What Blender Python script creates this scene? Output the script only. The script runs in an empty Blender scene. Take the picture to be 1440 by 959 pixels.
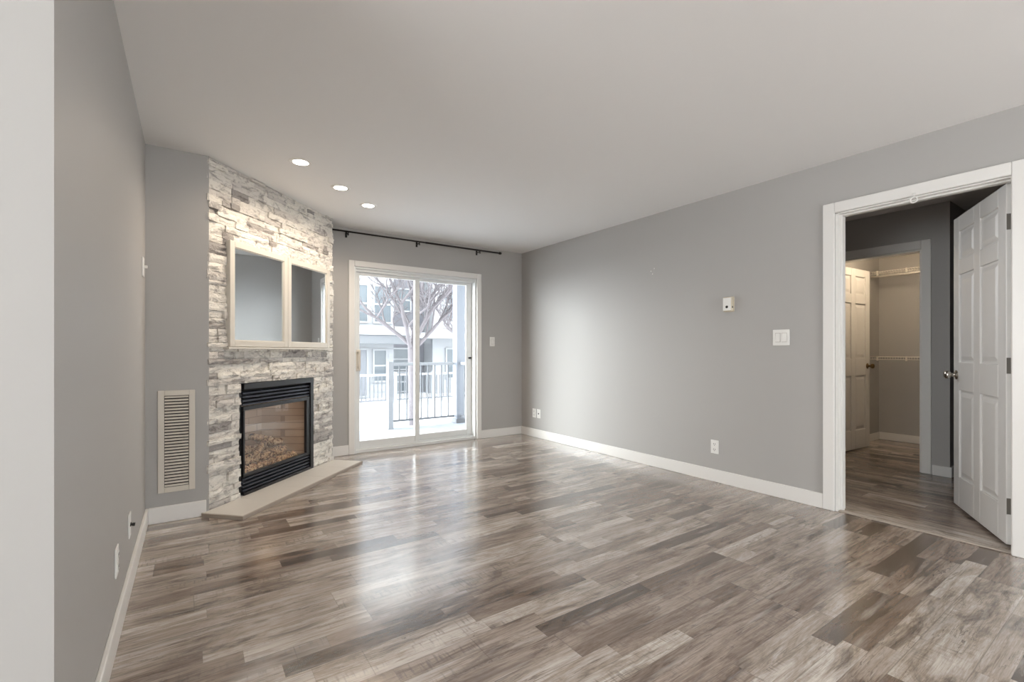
import bpy, bmesh, math, random
from mathutils import Vector, Matrix
from math import sin, cos, pi, radians
random.seed(7)
S = bpy.context.scene
COL = S.collection

# ------------------------------------------------------------------ camera
cam_d = bpy.data.cameras.new('camera'); cam = bpy.data.objects.new('camera', cam_d); COL.objects.link(cam)
cam.location = (0, 0, 1.10937)
cam.rotation_euler = (pi/2, 0, -radians(34.5704))
cam_d.sensor_width = 36; cam_d.lens = 654.88*36/1440
cam_d.shift_y = (494.53-479.5)/1440
cam_d.clip_start = .02; cam_d.clip_end = 200
S.camera = cam

# ------------------------------------------------------------------ light
EXPOSURE = 0.80
SKY = 3.9
S.view_settings.view_transform = 'Standard'; S.view_settings.look = 'None'
S.view_settings.exposure = EXPOSURE; S.view_settings.gamma = 1; S.view_settings.use_curve_mapping = False
w = bpy.data.worlds.new('overcast'); S.world = w; w.use_nodes = True
wn = w.node_tree; bgn = wn.nodes['Background']
bgn.inputs['Color'].default_value = (.94, .965, 1.0, 1); bgn.inputs['Strength'].default_value = SKY

def area(name, loc, direction, sx, sy, power, color, spread=pi):
    d = bpy.data.lights.new(name, 'AREA'); d.shape = 'RECTANGLE'; d.size = sx; d.size_y = sy
    d.energy = power; d.color = color; d.spread = spread
    o = bpy.data.objects.new(name, d); COL.objects.link(o); o.location = loc
    o.rotation_euler = Vector(direction).to_track_quat('-Z', 'Y').to_euler()
    return o
# soft overcast sun that looks in through the sliding door
sd = bpy.data.lights.new('soft_sun', 'SUN'); sd.energy = 10; sd.angle = radians(60); sd.color = (.93, .97, 1)
so = bpy.data.objects.new('soft_sun', sd); COL.objects.link(so)
so.rotation_euler = Vector((.87, -.47, -.06)).to_track_quat('-Z', 'Y').to_euler()
# unseen fill lights, added to brighten the room and the bedroom door
area('rear_fill', (1.7, -3.3, 1.35), (0, 1, 0.02), 2.6, 1.7, 5, (.97, .985, 1.0))
area('kitchen_fill', (-2.85, .4, 1.5), (1, .05, 0), 1.8, 1.2, 58, (.93, .98, 1.0))  # fill added on the kitchen side, no window stands there
area('bedroom_door_fill', (4.5, 2.9, 2.0), (-.12, -1, -.35), 1.1, 1.2, 1.7, (.97, .98, 1), radians(75))  # fill added out of view to brighten the open door

# ------------------------------------------------------------------ helpers
def inp(nd, name, v): nd.inputs[name].default_value = v
def mat(name, col, rough=.6, metal=0, spec=.5, emit=None, es=0):
    m = bpy.data.materials.new(name); m.use_nodes = True
    b = m.node_tree.nodes['Principled BSDF']
    inp(b, 'Base Color', (*col, 1)); inp(b, 'Roughness', rough); inp(b, 'Metallic', metal); inp(b, 'Specular IOR Level', spec)
    if emit: inp(b, 'Emission Color', (*emit, 1)); inp(b, 'Emission Strength', es)
    return m
def srgb(r, g, b):
    f = lambda c: ((c/255+.055)/1.055)**2.4 if c > 10 else c/255/12.92
    return (f(r), f(g), f(b))
class NT:
    def __init__(s, m): s.t = m.node_tree; s.b = s.t.nodes['Principled BSDF']
    def n(s, typ, **kw):
        nd = s.t.nodes.new(typ)
        for k, v in kw.items(): setattr(nd, k, v)
        return nd
    def l(s, a, b): s.t.links.new(a, b)
    def math(s, op, a, b=None, c=None):
        nd = s.n('ShaderNodeMath', operation=op)
        for i, v in enumerate((a, b, c)):
            if v is None: continue
            if isinstance(v, (int, float)): nd.inputs[i].default_value = v
            else: s.l(v, nd.inputs[i])
        return nd.outputs[0]
    def mix(s, f, a, b, blend='MIX'):
        nd = s.n('ShaderNodeMix', data_type='RGBA', blend_type=blend)
        for k, v in ((0, f), (6, a), (7, b)):
            if isinstance(v, (int, float)): nd.inputs[k].default_value = v
            elif isinstance(v, tuple): nd.inputs[k].default_value = (*v, 1)
            else: s.l(v, nd.inputs[k])
        return nd.outputs[2]
    def ramp(s, f, stops, interp='LINEAR'):
        nd = s.n('ShaderNodeValToRGB'); cr = nd.color_ramp; cr.interpolation = interp
        while len(cr.elements) < len(stops): cr.elements.new(.5)
        for e, (p, c) in zip(cr.elements, stops): e.position = p; e.color = (*c, 1) if len(c) == 3 else c
        s.l(f, nd.inputs[0]); return nd.outputs[0]
    def comb(s, x, y, z=0):
        nd = s.n('ShaderNodeCombineXYZ')
        for i, v in enumerate((x, y, z)):
            if isinstance(v, (int, float)): nd.inputs[i].default_value = v
            else: s.l(v, nd.inputs[i])
        return nd.outputs[0]
    def noise(s, vec, scale, detail=4, rough=.55, dist=0):
        nd = s.n('ShaderNodeTexNoise'); s.l(vec, nd.inputs['Vector'])
        inp(nd, 'Scale', scale); inp(nd, 'Detail', detail); inp(nd, 'Roughness', rough); inp(nd, 'Distortion', dist)
        return nd.outputs[0]
    def white(s, vec):
        nd = s.n('ShaderNodeTexWhiteNoise', noise_dimensions='3D'); s.l(vec, nd.inputs[0]); return nd.outputs[0]
    def bump(s, h, strength, dist=.002):
        nd = s.n('ShaderNodeBump'); inp(nd, 'Strength', strength); inp(nd, 'Distance', dist); s.l(h, nd.inputs['Height'])
        s.l(nd.outputs[0], s.b.inputs['Normal'])

def painted(name, col, rough, bump_s=.05, scale=220):
    m = mat(name, col, rough, spec=.35); t = NT(m)
    g = t.n('ShaderNodeNewGeometry')
    t.bump(t.noise(g.outputs['Position'], scale, 2), bump_s, .001)
    return m

def plank_material(name, swap, coat=.7):
    """printed vinyl planks: 165 mm boards, half of them split in two strips of short random pieces"""
    m = mat(name, (.3, .25, .2), .3, spec=.8); t = NT(m)
    g = t.n('ShaderNodeNewGeometry'); sp = t.n('ShaderNodeSeparateXYZ'); t.l(g.outputs['Position'], sp.inputs[0])
    X, Y = (sp.outputs[1], sp.outputs[0]) if swap else (sp.outputs[0], sp.outputs[1])
    def cells(wd, ln, seed):
        v = t.math('DIVIDE', t.math('ADD', Y, 20.037), wd); row = t.math('FLOOR', v)
        off = t.white(t.comb(row, seed, .5))
        u = t.math('ADD', t.math('DIVIDE', t.math('ADD', X, 30.0), ln), t.math('MULTIPLY', off, 7.3))
        col = t.math('FLOOR', u); fu = t.math('FRACT', u); fv = t.math('FRACT', v)
        rnd = t.white(t.comb(row, col, seed+.25))
        eu = t.math('MULTIPLY', t.math('MINIMUM', fu, t.math('SUBTRACT', 1, fu)), ln)
        ev = t.math('MULTIPLY', t.math('MINIMUM', fv, t.math('SUBTRACT', 1, fv)), wd)
        return row, col, rnd, t.math('MINIMUM', eu, ev)
    rA, cA, A, eA = cells(.165, 1.22, 3)
    rB, cB, B, eB = cells(.0825, .62, 11)
    split = t.math('LESS_THAN', t.white(t.comb(rA, cA, 9.7)), .62)
    idv = t.math('ADD', t.math('MULTIPLY', t.math('ADD', t.math('MULTIPLY', A, .75), .25), t.math('SUBTRACT', 1, split)), t.math('MULTIPLY', B, split))
    # blotches and grain that change with the piece
    sh = t.math('MULTIPLY', idv, 37.0)
    pv = t.comb(t.math('ADD', X, sh), t.math('MULTIPLY', Y, 4.5), sh)
    gv = t.comb(t.math('ADD', t.math('MULTIPLY', X, 1.0), sh), t.math('MULTIPLY', Y, 26), sh)
    blot = t.noise(pv, 2.3, 8, .68, .7)
    grain = t.noise(gv, 2.4, 8, .72, .5)
    fine = t.noise(t.comb(t.math('MULTIPLY', X, 6), t.math('MULTIPLY', Y, 90), sh), 3.0, 3, .6)
    saw = t.noise(t.comb(t.math('MULTIPLY', X, 60), t.math('MULTIPLY', Y, 7), sh), 1.6, 2, .5)
    base = t.ramp(idv, [(0, srgb(104, 90, 80)), (.08, srgb(126, 111, 101)), (.17, srgb(154, 138, 126)), (.45, srgb(174, 159, 148)),
                        (.72, srgb(192, 180, 170)), (1, srgb(218, 209, 200))])
    c1 = t.ramp(blot, [(.33, srgb(96, 82, 73)), (.46, srgb(212, 205, 198)), (.58, (1, 1, 1))])
    c2 = t.ramp(grain, [(.30, srgb(84, 71, 63)), (.44, srgb(222, 215, 209)), (.56, (1, 1, 1))])
    c3 = t.ramp(fine, [(.3, srgb(196, 190, 186)), (.6, (1, 1, 1))])
    rid = t.math('ABSOLUTE', t.math('SUBTRACT', t.noise(t.comb(t.math('ADD', t.math('MULTIPLY', X, .9), sh), t.math('MULTIPLY', Y, 11), sh), 2.8, 5, .6, 1.2), .5))
    crack = t.ramp(rid, [(.0, (1, 1, 1)), (.018, (0, 0, 0))])
    cmask = t.ramp(t.noise(pv, 3.1, 3, .5), [(.45, (0, 0, 0)), (.6, (1, 1, 1))])
    base = t.mix(t.math('MULTIPLY', t.math('MULTIPLY', crack, cmask), .85), base, srgb(84, 70, 62))
    col = t.mix(.85, base, c1, 'MULTIPLY'); col = t.mix(.72, col, c2, 'MULTIPLY'); col = t.mix(.6, col, c3, 'MULTIPLY')
    # dark sawn marks in patches, pale washed patches
    mk = t.math('MULTIPLY', t.ramp(saw, [(.52, (0, 0, 0)), (.66, (1, 1, 1))]), t.ramp(t.noise(pv, 1.7, 3, .5), [(.52, (0, 0, 0)), (.66, (1, 1, 1))]))
    col = t.mix(t.math('MULTIPLY', mk, .55), col, srgb(92, 82, 78))
    wash = t.ramp(t.noise(t.comb(t.math('ADD', X, t.math('MULTIPLY', sh, 2)), t.math('MULTIPLY', Y, 9), sh), 2.2, 4, .6), [(.55, (0, 0, 0)), (.75, (1, 1, 1))])
    col = t.mix(t.math('MULTIPLY', wash, .45), col, srgb(205, 199, 193))
    kn = t.n('ShaderNodeTexVoronoi'); t.l(t.comb(t.math('ADD', t.math('MULTIPLY', X, .6), sh), t.math('MULTIPLY', Y, 1.6), 0), kn.inputs['Vector']); inp(kn, 'Scale', 2.6)
    knot = t.ramp(kn.outputs['Distance'], [(.02, (1, 1, 1)), (.07, (0, 0, 0))])
    col = t.mix(t.math('MULTIPLY', knot, .6), col, srgb(72, 60, 54))
    seamB = t.math('MULTIPLY', t.math('LESS_THAN', eB, .0012), split)
    seam = t.math('MAXIMUM', t.math('LESS_THAN', eA, .0016), t.math('MULTIPLY', seamB, .6))
    col = t.mix(t.math('MULTIPLY', seam, .38), col, srgb(70, 60, 55))
    t.l(col, t.b.inputs['Base Color'])
    inp(t.b, 'Coat Weight', coat); inp(t.b, 'Coat Roughness', .17); inp(t.b, 'Coat IOR', 1.6)
    t.l(t.math('ADD', .20, t.math('MULTIPLY', fine, .06)), t.b.inputs['Roughness'])
    t.bump(t.math('SUBTRACT', t.math('MULTIPLY', grain, .5), seam), .02, .001)
    return m

M = {}
M['wall'] = painted('grey_paint', srgb(177, 174, 171), .55)
M['end'] = M['wall']
M['ceil'] = painted('ceiling_paint', srgb(236, 234, 232), .8, .12, 120)
M['trim'] = mat('white_trim_paint', srgb(232, 229, 225), .32, spec=.45)
M['door'] = mat('white_door_paint', srgb(226, 224, 221), .36, spec=.45)
M['vinyl'] = mat('white_vinyl', srgb(228, 229, 228), .35)
M['plate'] = mat('white_plastic', srgb(236, 234, 230), .35)
M['slot'] = mat('dark_slot', srgb(40, 38, 36), .6)
M['beige'] = mat('beige_plastic', srgb(214, 203, 182), .4)
M['ventmetal'] = mat('cream_enamel', srgb(214, 206, 194), .4)
M['ventdark'] = mat('duct_dark', srgb(46, 42, 38), .9)
M['black'] = mat('black_enamel', srgb(30, 30, 33), .38, spec=.5)
M['blackgloss'] = mat('black_louvre_metal', srgb(62, 66, 76), .3, .5)
M['rod'] = mat('black_rod_metal', srgb(36, 32, 30), .4, .3)
M['nickel'] = mat('satin_nickel', srgb(205, 200, 192), .2, 1)
M['brass'] = mat('aged_brass', srgb(120, 98, 66), .3, 1)
M['hinge'] = mat('hinge_steel', srgb(132, 128, 122), .45, .8)
M['mirror'] = mat('mirror_silver', srgb(240, 246, 250), .02, 1)
M['cream'] = mat('cream_cabinet_paint', srgb(212, 206, 196), .4)
M['hearth'] = painted('hearth_tile', srgb(214, 208, 200), .35, .02)
M['grout'] = mat('tile_grout', srgb(170, 163, 155), .8)
M['thresh'] = mat('vinyl_threshold', srgb(168, 156, 144), .4)
M['wire'] = mat('white_coated_wire', srgb(236, 230, 220), .4)
M['lamp'] = mat('lamp_lens', (1, 1, 1), .5, emit=(1, .93, .84), es=9)
M['floor'] = plank_material('vinyl_planks_room', False)
M['floor2'] = plank_material('vinyl_planks_bedroom', True, .15)

def glass_mat(name, tint, refl_ior, gmul=1.0):
    m = bpy.data.materials.new(name); m.use_nodes = True; t = m.node_tree; t.nodes.clear()
    o = t.nodes.new('ShaderNodeOutputMaterial'); mx = t.nodes.new('ShaderNodeMixShader')
    tr = t.nodes.new('ShaderNodeBsdfTransparent'); tr.inputs[0].default_value = (*tint, 1)
    gl = t.nodes.new('ShaderNodeBsdfGlossy'); gl.inputs['Roughness'].default_value = .02; gl.inputs[0].default_value = (gmul, gmul, gmul, 1)
    fr = t.nodes.new('ShaderNodeFresnel'); fr.inputs[0].default_value = refl_ior
    ge = t.nodes.new('ShaderNodeNewGeometry'); iv = t.nodes.new('ShaderNodeMath'); iv.operation = 'SUBTRACT'; iv.inputs[0].default_value = 1
    mu = t.nodes.new('ShaderNodeMath'); mu.operation = 'MULTIPLY'      # reflect on the near face only: no false total reflection inside the pane
    t.links.new(ge.outputs['Backfacing'], iv.inputs[1]); t.links.new(iv.outputs[0], mu.inputs[0]); t.links.new(fr.outputs[0], mu.inputs[1])
    t.links.new(mu.outputs[0], mx.inputs[0]); t.links.new(tr.outputs[0], mx.inputs[1]); t.links.new(gl.outputs[0], mx.inputs[2])
    t.links.new(mx.outputs[0], o.inputs[0]); return m
M['glass'] = glass_mat('window_glass', (.97, .99, .985), 1.6)
M['fireglass'] = glass_mat('ceramic_fire_glass', (1, .98, .96), 2.3)

class MB:
    def __init__(s): s.bm = bmesh.new(); s.mats = []
    def mi(s, m):
        if m not in s.mats: s.mats.append(m)
        return s.mats.index(m)
    def box(s, x0, x1, y0, y1, z0, z1, m=None, mx=None):
        vs = [s.bm.verts.new((x, y, z)) for z in (z0, z1) for x, y in ((x0, y0), (x1, y0), (x1, y1), (x0, y1))]
        if mx is not None:
            for v in vs: v.co = mx @ v.co
        fs = [(3, 2, 1, 0), (4, 5, 6, 7), (0, 1, 5, 4), (1, 2, 6, 5), (2, 3, 7, 6), (3, 0, 4, 7)]
        k = s.mi(m) if m else 0
        out = []
        for f in fs:
            q = s.bm.faces.new([vs[i] for i in f]); q.material_index = k; out.append(q)
        return vs, out
    def prism(s, pts, z0, z1, m=None):
        n = len(pts); a = [s.bm.verts.new((p[0], p[1], z0)) for p in pts]; b = [s.bm.verts.new((p[0], p[1], z1)) for p in pts]
        k = s.mi(m) if m else 0
        fs = [s.bm.faces.new(a[::-1]), s.bm.faces.new(b)] + [s.bm.faces.new((a[i], a[(i+1) % n], b[(i+1) % n], b[i])) for i in range(n)]
        for f in fs: f.material_index = k
    def tube(s, p0, p1, r0, r1=None, seg=12, caps=True, m=None):
        p0 = Vector(p0); p1 = Vector(p1); r1 = r0 if r1 is None else r1
        d = (p1-p0).normalized(); u = d.orthogonal().normalized(); v = d.cross(u); k = s.mi(m) if m else 0
        a = [s.bm.verts.new(p0+(u*cos(2*pi*i/seg)+v*sin(2*pi*i/seg))*r0) for i in range(seg)]
        b = [s.bm.verts.new(p1+(u*cos(2*pi*i/seg)+v*sin(2*pi*i/seg))*r1) for i in range(seg)]
        fs = [s.bm.faces.new((a[i], a[(i+1) % seg], b[(i+1) % seg], b[i])) for i in range(seg)]
        if caps: fs += [s.bm.faces.new(a[::-1]), s.bm.faces.new(b)]
        for f in fs: f.material_index = k; f.smooth = True
    def lathe(s, prof, o, axis, seg=24, m=None):
        """prof: (radius, height) pairs along axis from o"""
        o = Vector(o); d = Vector(axis).normalized(); u = d.orthogonal().normalized(); v = d.cross(u); k = s.mi(m) if m else 0
        rings = []
        for r, h in prof:
            if r < 1e-5: rings.append([s.bm.verts.new(o+d*h)])
            else: rings.append([s.bm.verts.new(o+d*h+(u*cos(2*pi*i/seg)+v*sin(2*pi*i/seg))*r) for i in range(seg)])
        for A, B in zip(rings, rings[1:]):
            for i in range(seg):
                j = (i+1) % seg
                if len(A) == 1 and len(B) == 1: continue
                if len(A) == 1: f = s.bm.faces.new((A[0], B[j], B[i]))
                elif len(B) == 1: f = s.bm.faces.new((A[i], A[j], B[0]))
                else: f = s.bm.faces.new((A[i], A[j], B[j], B[i]))
                f.smooth = True; f.material_index = k
    def build(s, name, m=None, parent=None, bevel=0, loc=None, label=None):
        bmesh.ops.recalc_face_normals(s.bm, faces=s.bm.faces[:])
        me = bpy.data.meshes.new(name)
        if loc is not None: bmesh.ops.translate(s.bm, verts=s.bm.verts[:], vec=-Vector(loc))
        s.bm.to_mesh(me); s.bm.free()
        o = bpy.data.objects.new(name, me); COL.objects.link(o)
        for q in (s.mats if s.mats else [m]): me.materials.append(q)
        if loc is not None: o.location = loc
        if parent is not None: o.parent = parent
        if label: o['label'] = label
        if bevel:
            b = o.modifiers.new('bevel', 'BEVEL'); b.width = bevel; b.segments = 2; b.limit_method = 'ANGLE'; b.angle_limit = radians(40)
        return o
def tag(o, label, cat, group=None):
    o['label'] = label; o['category'] = cat
    if group: o['group'] = group
    return o
def thing(name, label, cat, loc=(0, 0, 0), rz=0, group=None):
    o = bpy.data.objects.new(name, None); COL.objects.link(o); o.empty_display_size = .1
    o.location = loc; o.rotation_euler = (0, 0, rz); return tag(o, label, cat, group)
def struct(o, label=None, kind='structure'):
    o['kind'] = kind
    if label: o['label'] = label
    return o
def sroot(name, label, loc=(0, 0, 0), rz=0):
    o = bpy.data.objects.new(name, None); COL.objects.link(o); o.location = loc; o.rotation_euler = (0, 0, rz)
    return struct(o, label)
def copy_tree(o, parent=None):
    c = o.copy(); COL.objects.link(c)
    if parent is not None: c.parent = parent
    for ch in [x for x in bpy.data.objects if x.parent == o]: copy_tree(ch, c)
    return c

# ------------------------------------------------------------------ room dimensions
XL, XR, YN, YB, H = -.242, 3.693, 3.785, 5.128, 2.44
WT = .12
DY0, DY1, DZ = .545, 1.392, 2.072        # bedroom doorway
SX0, SX1, SZ = 1.455, 2.985, 2.035      # sliding door opening
CX = 5.51; CY0, CY1, CZ = 1.384, 2.195, 2.05   # closet doorway
BX = XR+WT                               # bedroom side of the right wall

def simple(name, m, boxes, label, bevel=0):
    b = MB()
    for q in boxes: b.box(*q)
    return struct(b.build(name, m, bevel=bevel), label)
# floors
simple('floor', M['floor'], [(-3.2, XR+.02, -3.4, YB+.02, -.05, 0)], 'grey brown vinyl plank floor of the main room')
simple('floor_bedroom', M['floor2'], [(XR+.02, 8.4, -2.6, 3.4, -.05, 0)], 'darker plank floor through the bedroom doorway')
simple('ceiling', M['ceil'], [(-3.2, XR+.06, -3.4, YB+.02, H, H+.1)], 'off white painted ceiling')
simple('ceiling_bedroom', M['ceil'], [(XR+.06, 8.4, -2.6, 3.4, H, H+.1)], 'bedroom and closet ceiling')
# walls
simple('wall_left', M['wall'], [(XL-WT, XL, 1.38, YN+WT, 0, H)], 'grey left wall with its bright end face')
simple('wall_nook', M['wall'], [(XL, .10, YN, YN+WT, 0, H)], 'grey wall beside the stone chimney, with the air grille')
simple('wall_back', M['wall'], [(1.05, SX0, YB, YB+.16, 0, H), (SX1, XR+WT, YB, YB+.16, 0, H), (SX0, SX1, YB, YB+.16, SZ, H), (SX0, SX1, YB+.02, YB+.16, -.05, .0)], 'grey back wall around the sliding door')
simple('wall_right', M['wall'], [(XR, BX, -3.4, DY0, 0, H), (XR, BX, DY1, YB, 0, H), (XR, BX, DY0, DY1, DZ, H)], 'long grey right wall with the bedroom doorway')
simple('wall_rear', M['wall'], [(-3.2, .4, -3.52, -3.4, 0, H), (3.0, XR, -3.52, -3.4, 0, H), (.4, 3.0, -3.52, -3.4, 0, .5), (.4, 3.0, -3.52, -3.4, 2.2, H)], 'wall of the dining end behind the camera')
simple('wall_kitchen', M['wall'], [(-3.32, -3.2, -3.4, 1.5, 0, H), (-3.2, XL-WT, 1.38, 1.5, 0, H)], 'walls of the kitchen side')
simple('wall_bedroom', M['wall'], [(CX, CX+WT, 1.19, CY0, 0, H), (CX, CX+WT, CY1, 3.3, 0, H), (CX, CX+WT, CY0, CY1, CZ, H),
      (CX+WT, 8.3, 1.19, 1.31, 0, H), (8.3, 8.42, -2.6, 1.31, 0, H), (BX, 8.3, -2.72, -2.6, 0, H), (BX, CX, 3.3, 3.42, 0, H)], 'dark grey bedroom walls around the closet doorway')
simple('wall_closet', M['wall'], [(CX+WT, 7.34, 2.235, 2.35, 0, H), (7.22, 7.34, 1.31, 2.235, 0, H)], 'closet walls lit by a warm lamp')

# diagonal chimney breast: local frame s (along), o (out of the wall), z
A = Vector((.097, 3.79)); E = Vector((cos(pi/4), sin(pi/4))); N = Vector((sin(pi/4), -cos(pi/4))); FL = 1.518
DM = Matrix(((E.x, N.x, 0, A.x), (E.y, N.y, 0, A.y), (0, 0, 1, 0), (0, 0, 0, 1)))   # (s, o, z) -> world
FS0, FS1, FZ1 = .285, 1.196, .872
CS0, CS1, CZ0, CZ1 = .15, 1.405, 1.14, 1.91
HZ = .026
b = MB()
for q in [(0, FS0, -.13, -.0305, 0, H), (FS1, FL, -.13, -.0305, 0, H), (FS0, FS1, -.13, -.0305, FZ1, H)]: b.box(*q, mx=DM)
# return of the chimney breast to the back wall
b.box(1.05, 1.17, 4.88, YB, 0, H)
struct(b.build('wall_chimney', M['wall']), 'diagonal corner wall behind the stone facing')

# baseboards
def base(name, boxes, label): return simple(name, M['trim'], boxes, label, .004)
BH, BT = .105, .016
base('baseboard_left', [(XL, XL+BT, 1.38, YN, 0, BH)], 'white baseboard on the left wall')
base('baseboard_nook', [(XL+BT, .085, YN-BT, YN, 0, BH)], 'white baseboard under the air grille')
base('baseboard_back', [(1.17, 1.395, YB-BT, YB, 0, BH), (3.05, XR-BT, YB-BT, YB, 0, BH)], 'white baseboard of the back wall')
base('baseboard_right', [(XR-BT, XR, 1.464, YB, 0, BH), (XR-BT, XR, -3.4, .473, 0, BH)], 'white baseboard of the right wall')
base('baseboard_bedroom', [(CX-BT, CX, 1.19-BT, 1.308, 0, .09), (CX, 8.3, 1.19-BT, 1.19, 0, .09), (CX-BT, CX, 2.275, 3.3, 0, .09)], 'white baseboard on the bedroom wall')
base('baseboard_closet', [(7.22-.014, 7.22, 1.31, 2.235, 0, .09), (CX+WT, 7.206, 2.221, 2.235, 0, .09)], 'white baseboard inside the closet')

# casings (trim)
def casing(name, pts_boxes, label): return simple(name, M['trim'], pts_boxes, label, .005)
CW = .072; CT = .02
casing('trim_1', [(XR-CT, XR, DY1, DY1+CW, 0, DZ+CW), (XR-CT, XR, DY0-CW, DY0, 0, DZ+CW), (XR-CT, XR, DY0, DY1, DZ, DZ+CW)], 'white casing of the bedroom doorway')
casing('trim_2', [(XR, BX, DY1-.018, DY1, 0, DZ), (XR, BX, DY0, DY0+.004, 0, DZ), (XR, BX, DY0, DY1, DZ-.009, DZ),
                  (XR+.035, XR+.075, DY1-.03, DY1-.018, 0, DZ-.009), (XR+.035, XR+.075, DY0+.004, DY1-.03, DZ-.019, DZ-.009)], 'white jamb and stop of the bedroom doorway')
casing('trim_3', [(CX-.016, CX, CY0-.07, CY0, 0, CZ+.08), (CX-.016, CX, CY1, CY1+.07, 0, CZ+.08), (CX-.016, CX, CY0, CY1, CZ, CZ+.08),
                  (CX, CX+WT, CY0-.001, CY0+.015, 0, CZ), (CX, CX+WT, CY1-.015, CY1+.001, 0, CZ), (CX, CX+WT, CY0, CY1, CZ-.015, CZ+.001)], 'white casing of the closet doorway')
casing('trim_4', [(SX0-.062, SX0, YB-.02, YB, 0, SZ+.062), (SX1, SX1+.066, YB-.02, YB, 0, SZ+.062), (SX0, SX1, YB-.02, YB, SZ, SZ+.062)], 'white casing of the sliding door')
casing('trim_5', [(XR+.0, XR+.045, DY0, DY1, 0, .009)], 'pale threshold strip of the bedroom doorway').data.materials[0] = M['thresh']

# ------------------------------------------------------------------ six panel doors
def six_panel(name, label, width, height, thick, handed, knob_m, zb=.018, panels=None):
    """leaf runs along +x from the hinge line at the origin; the seen face is y = +thick (handed 1)"""
    r = sroot(name, label)
    b = MB()
    st, mul = .105, .10
    pw = (width-2*st-mul)/2
    rows = [(.23, .84), (1.035, 1.65), (1.755, 1.955)]
    core = thick*.34
    b.box(st*.5, width-st*.5, (thick-core)/2, (thick+core)/2, zb+.02, height-.02)
    b.box(0, st, 0, thick, zb, height); b.box(width-st, width, 0, thick, zb, height)
    b.box(st+pw, st+pw+mul, 0, thick, zb, height)
    zs = [zb] + [z for rr in rows for z in rr] + [height]
    for i in range(0, len(zs), 2):
        for x0 in (st, st+pw+mul): b.box(x0, x0+pw, 0, thick, zs[i], zs[i+1])
    for z0, z1 in rows:                                      # raised fields on both faces
        for x0 in (st, st+pw+mul):
            for side in (0, 1):
                ys = (thick-core)/2 if side == 0 else (thick+core)/2
                yt = .0025 if side == 0 else thick-.0025
                g, s2 = .014, .044
                lo = [(x0+g, z0+g), (x0+pw-g, z0+g), (x0+pw-g, z1-g), (x0+g, z1-g)]
                hi = [(x0+s2, z0+s2), (x0+pw-s2, z0+s2), (x0+pw-s2, z1-s2), (x0+s2, z1-s2)]
                va = [b.bm.verts.new((x, ys, z)) for x, z in lo]; vb = [b.bm.verts.new((x, yt, z)) for x, z in hi]
                b.bm.faces.new(va); b.bm.faces.new(vb)
                for i in range(4): b.bm.faces.new((va[i], va[(i+1) % 4], vb[(i+1) % 4], vb[i]))
    b.build('door_leaf', M['door'], r, bevel=.004)
    for side in (0, 1):
        k = MB(); y = 0 if side == 0 else thick; d = (0, -1, 0) if side == 0 else (0, 1, 0)
        k.lathe([(0, 0), (.032, 0), (.032, .004), (.014, .010), (.012, .030), (.022, .036), (.028, .048), (.027, .060), (.018, .068), (0, .070)], (width-.062, y, .945), d, 24)
        k.build('door_knob', knob_m, r)
    return r
th = .035
bd = six_panel('door_2', 'white six panel bedroom door standing open into the bedroom', .83, 2.062, th, 1, M['nickel'])
bd.location = (BX+.004, DY0+.008, 0); bd.rotation_euler = (0, 0, radians(27.0))
for hz in (.19, .985, 1.80):                                  # hinges: plate on the door edge and knuckle
    k = MB(); k.box(-.002, 0, .004, th-.002, hz, hz+.09)
    k.tube((-.004, -.004, hz), (-.004, -.004, hz+.09), .006)
    k.build('hinge', M['hinge'], bd)
cd = six_panel('door_3', 'white six panel closet door standing open inside the closet', .80, 2.04, th, 1, M['brass'])
cd.location = (CX+WT+.045, 2.135, 0); cd.rotation_euler = (0, 0, radians(-3.2))
for hz in (.19, .985, 1.80):
    k = MB(); k.box(-.002, 0, .004, th-.002, hz, hz+.09); k.build('hinge', M['hinge'], cd)

# ------------------------------------------------------------------ sliding door
sl = sroot('door_1', 'white sliding glass patio door in the back wall')
b = MB()
Y0, Y1 = YB+.0, YB+.16
b.box(SX0, SX0+.022, Y0, Y1, 0, SZ); b.box(SX1-.022, SX1, Y0, Y1, 0, SZ)
b.box(SX0+.022, SX1-.022, Y0, Y1, SZ-.022, SZ)
b.box(SX0+.022, SX1-.022, Y0+.01, Y1+.02, 0.0, .035)
for yy in (.045, .075, .105): b.box(SX0+.022, SX1-.022, YB+yy, YB+yy+.006, .035, .05)
b.box(SX0+.022, SX1-.022, YB+.02, Y1, SZ-.05, SZ-.022)
b.build('door_frame', M['vinyl'], sl, bevel=.003)
def sash(x0, x1, y, name, wl, wr, zt=SZ-.05, zb=.048):
    f = MB(); t = .03
    f.box(x0, x0+wl, y, y+t, zb, zt); f.box(x1-wr, x1, y, y+t, zb, zt)
    f.box(x0+wl, x1-wr, y, y+t, zb, zb+.075); f.box(x0+wl, x1-wr, y, y+t, zt-.035, zt)
    o = f.build(name, M['vinyl'], sl, bevel=.004)
    g = MB(); g.box(x0+wl-.005, x1-wr+.005, y+.013, y+.018, zb+.07, zt-.03); g.build('glass_pane', M['glass'], o)
    return o
s1 = sash(SX0+.024, 2.235, YB+.048, 'sliding_panel', .05, .058)
s2 = sash(2.185, SX1-.024, YB+.085, 'fixed_panel', .05, .075)
h = MB()
h.box(SX0+.026, SX0+.078, YB+.020, YB+.047, .90, 1.13)
h.box(SX0+.040, SX0+.060, YB-.012, YB+.020, .93, .955); h.box(SX0+.040, SX0+.060, YB-.012, YB+.020, 1.085, 1.11)
h.box(SX0+.038, SX0+.062, YB-.022, YB-.008, .925, 1.115)
h.build('door_handle', M['ventmetal'], s1, bevel=.004, label='pale beige pull handle')
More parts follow.
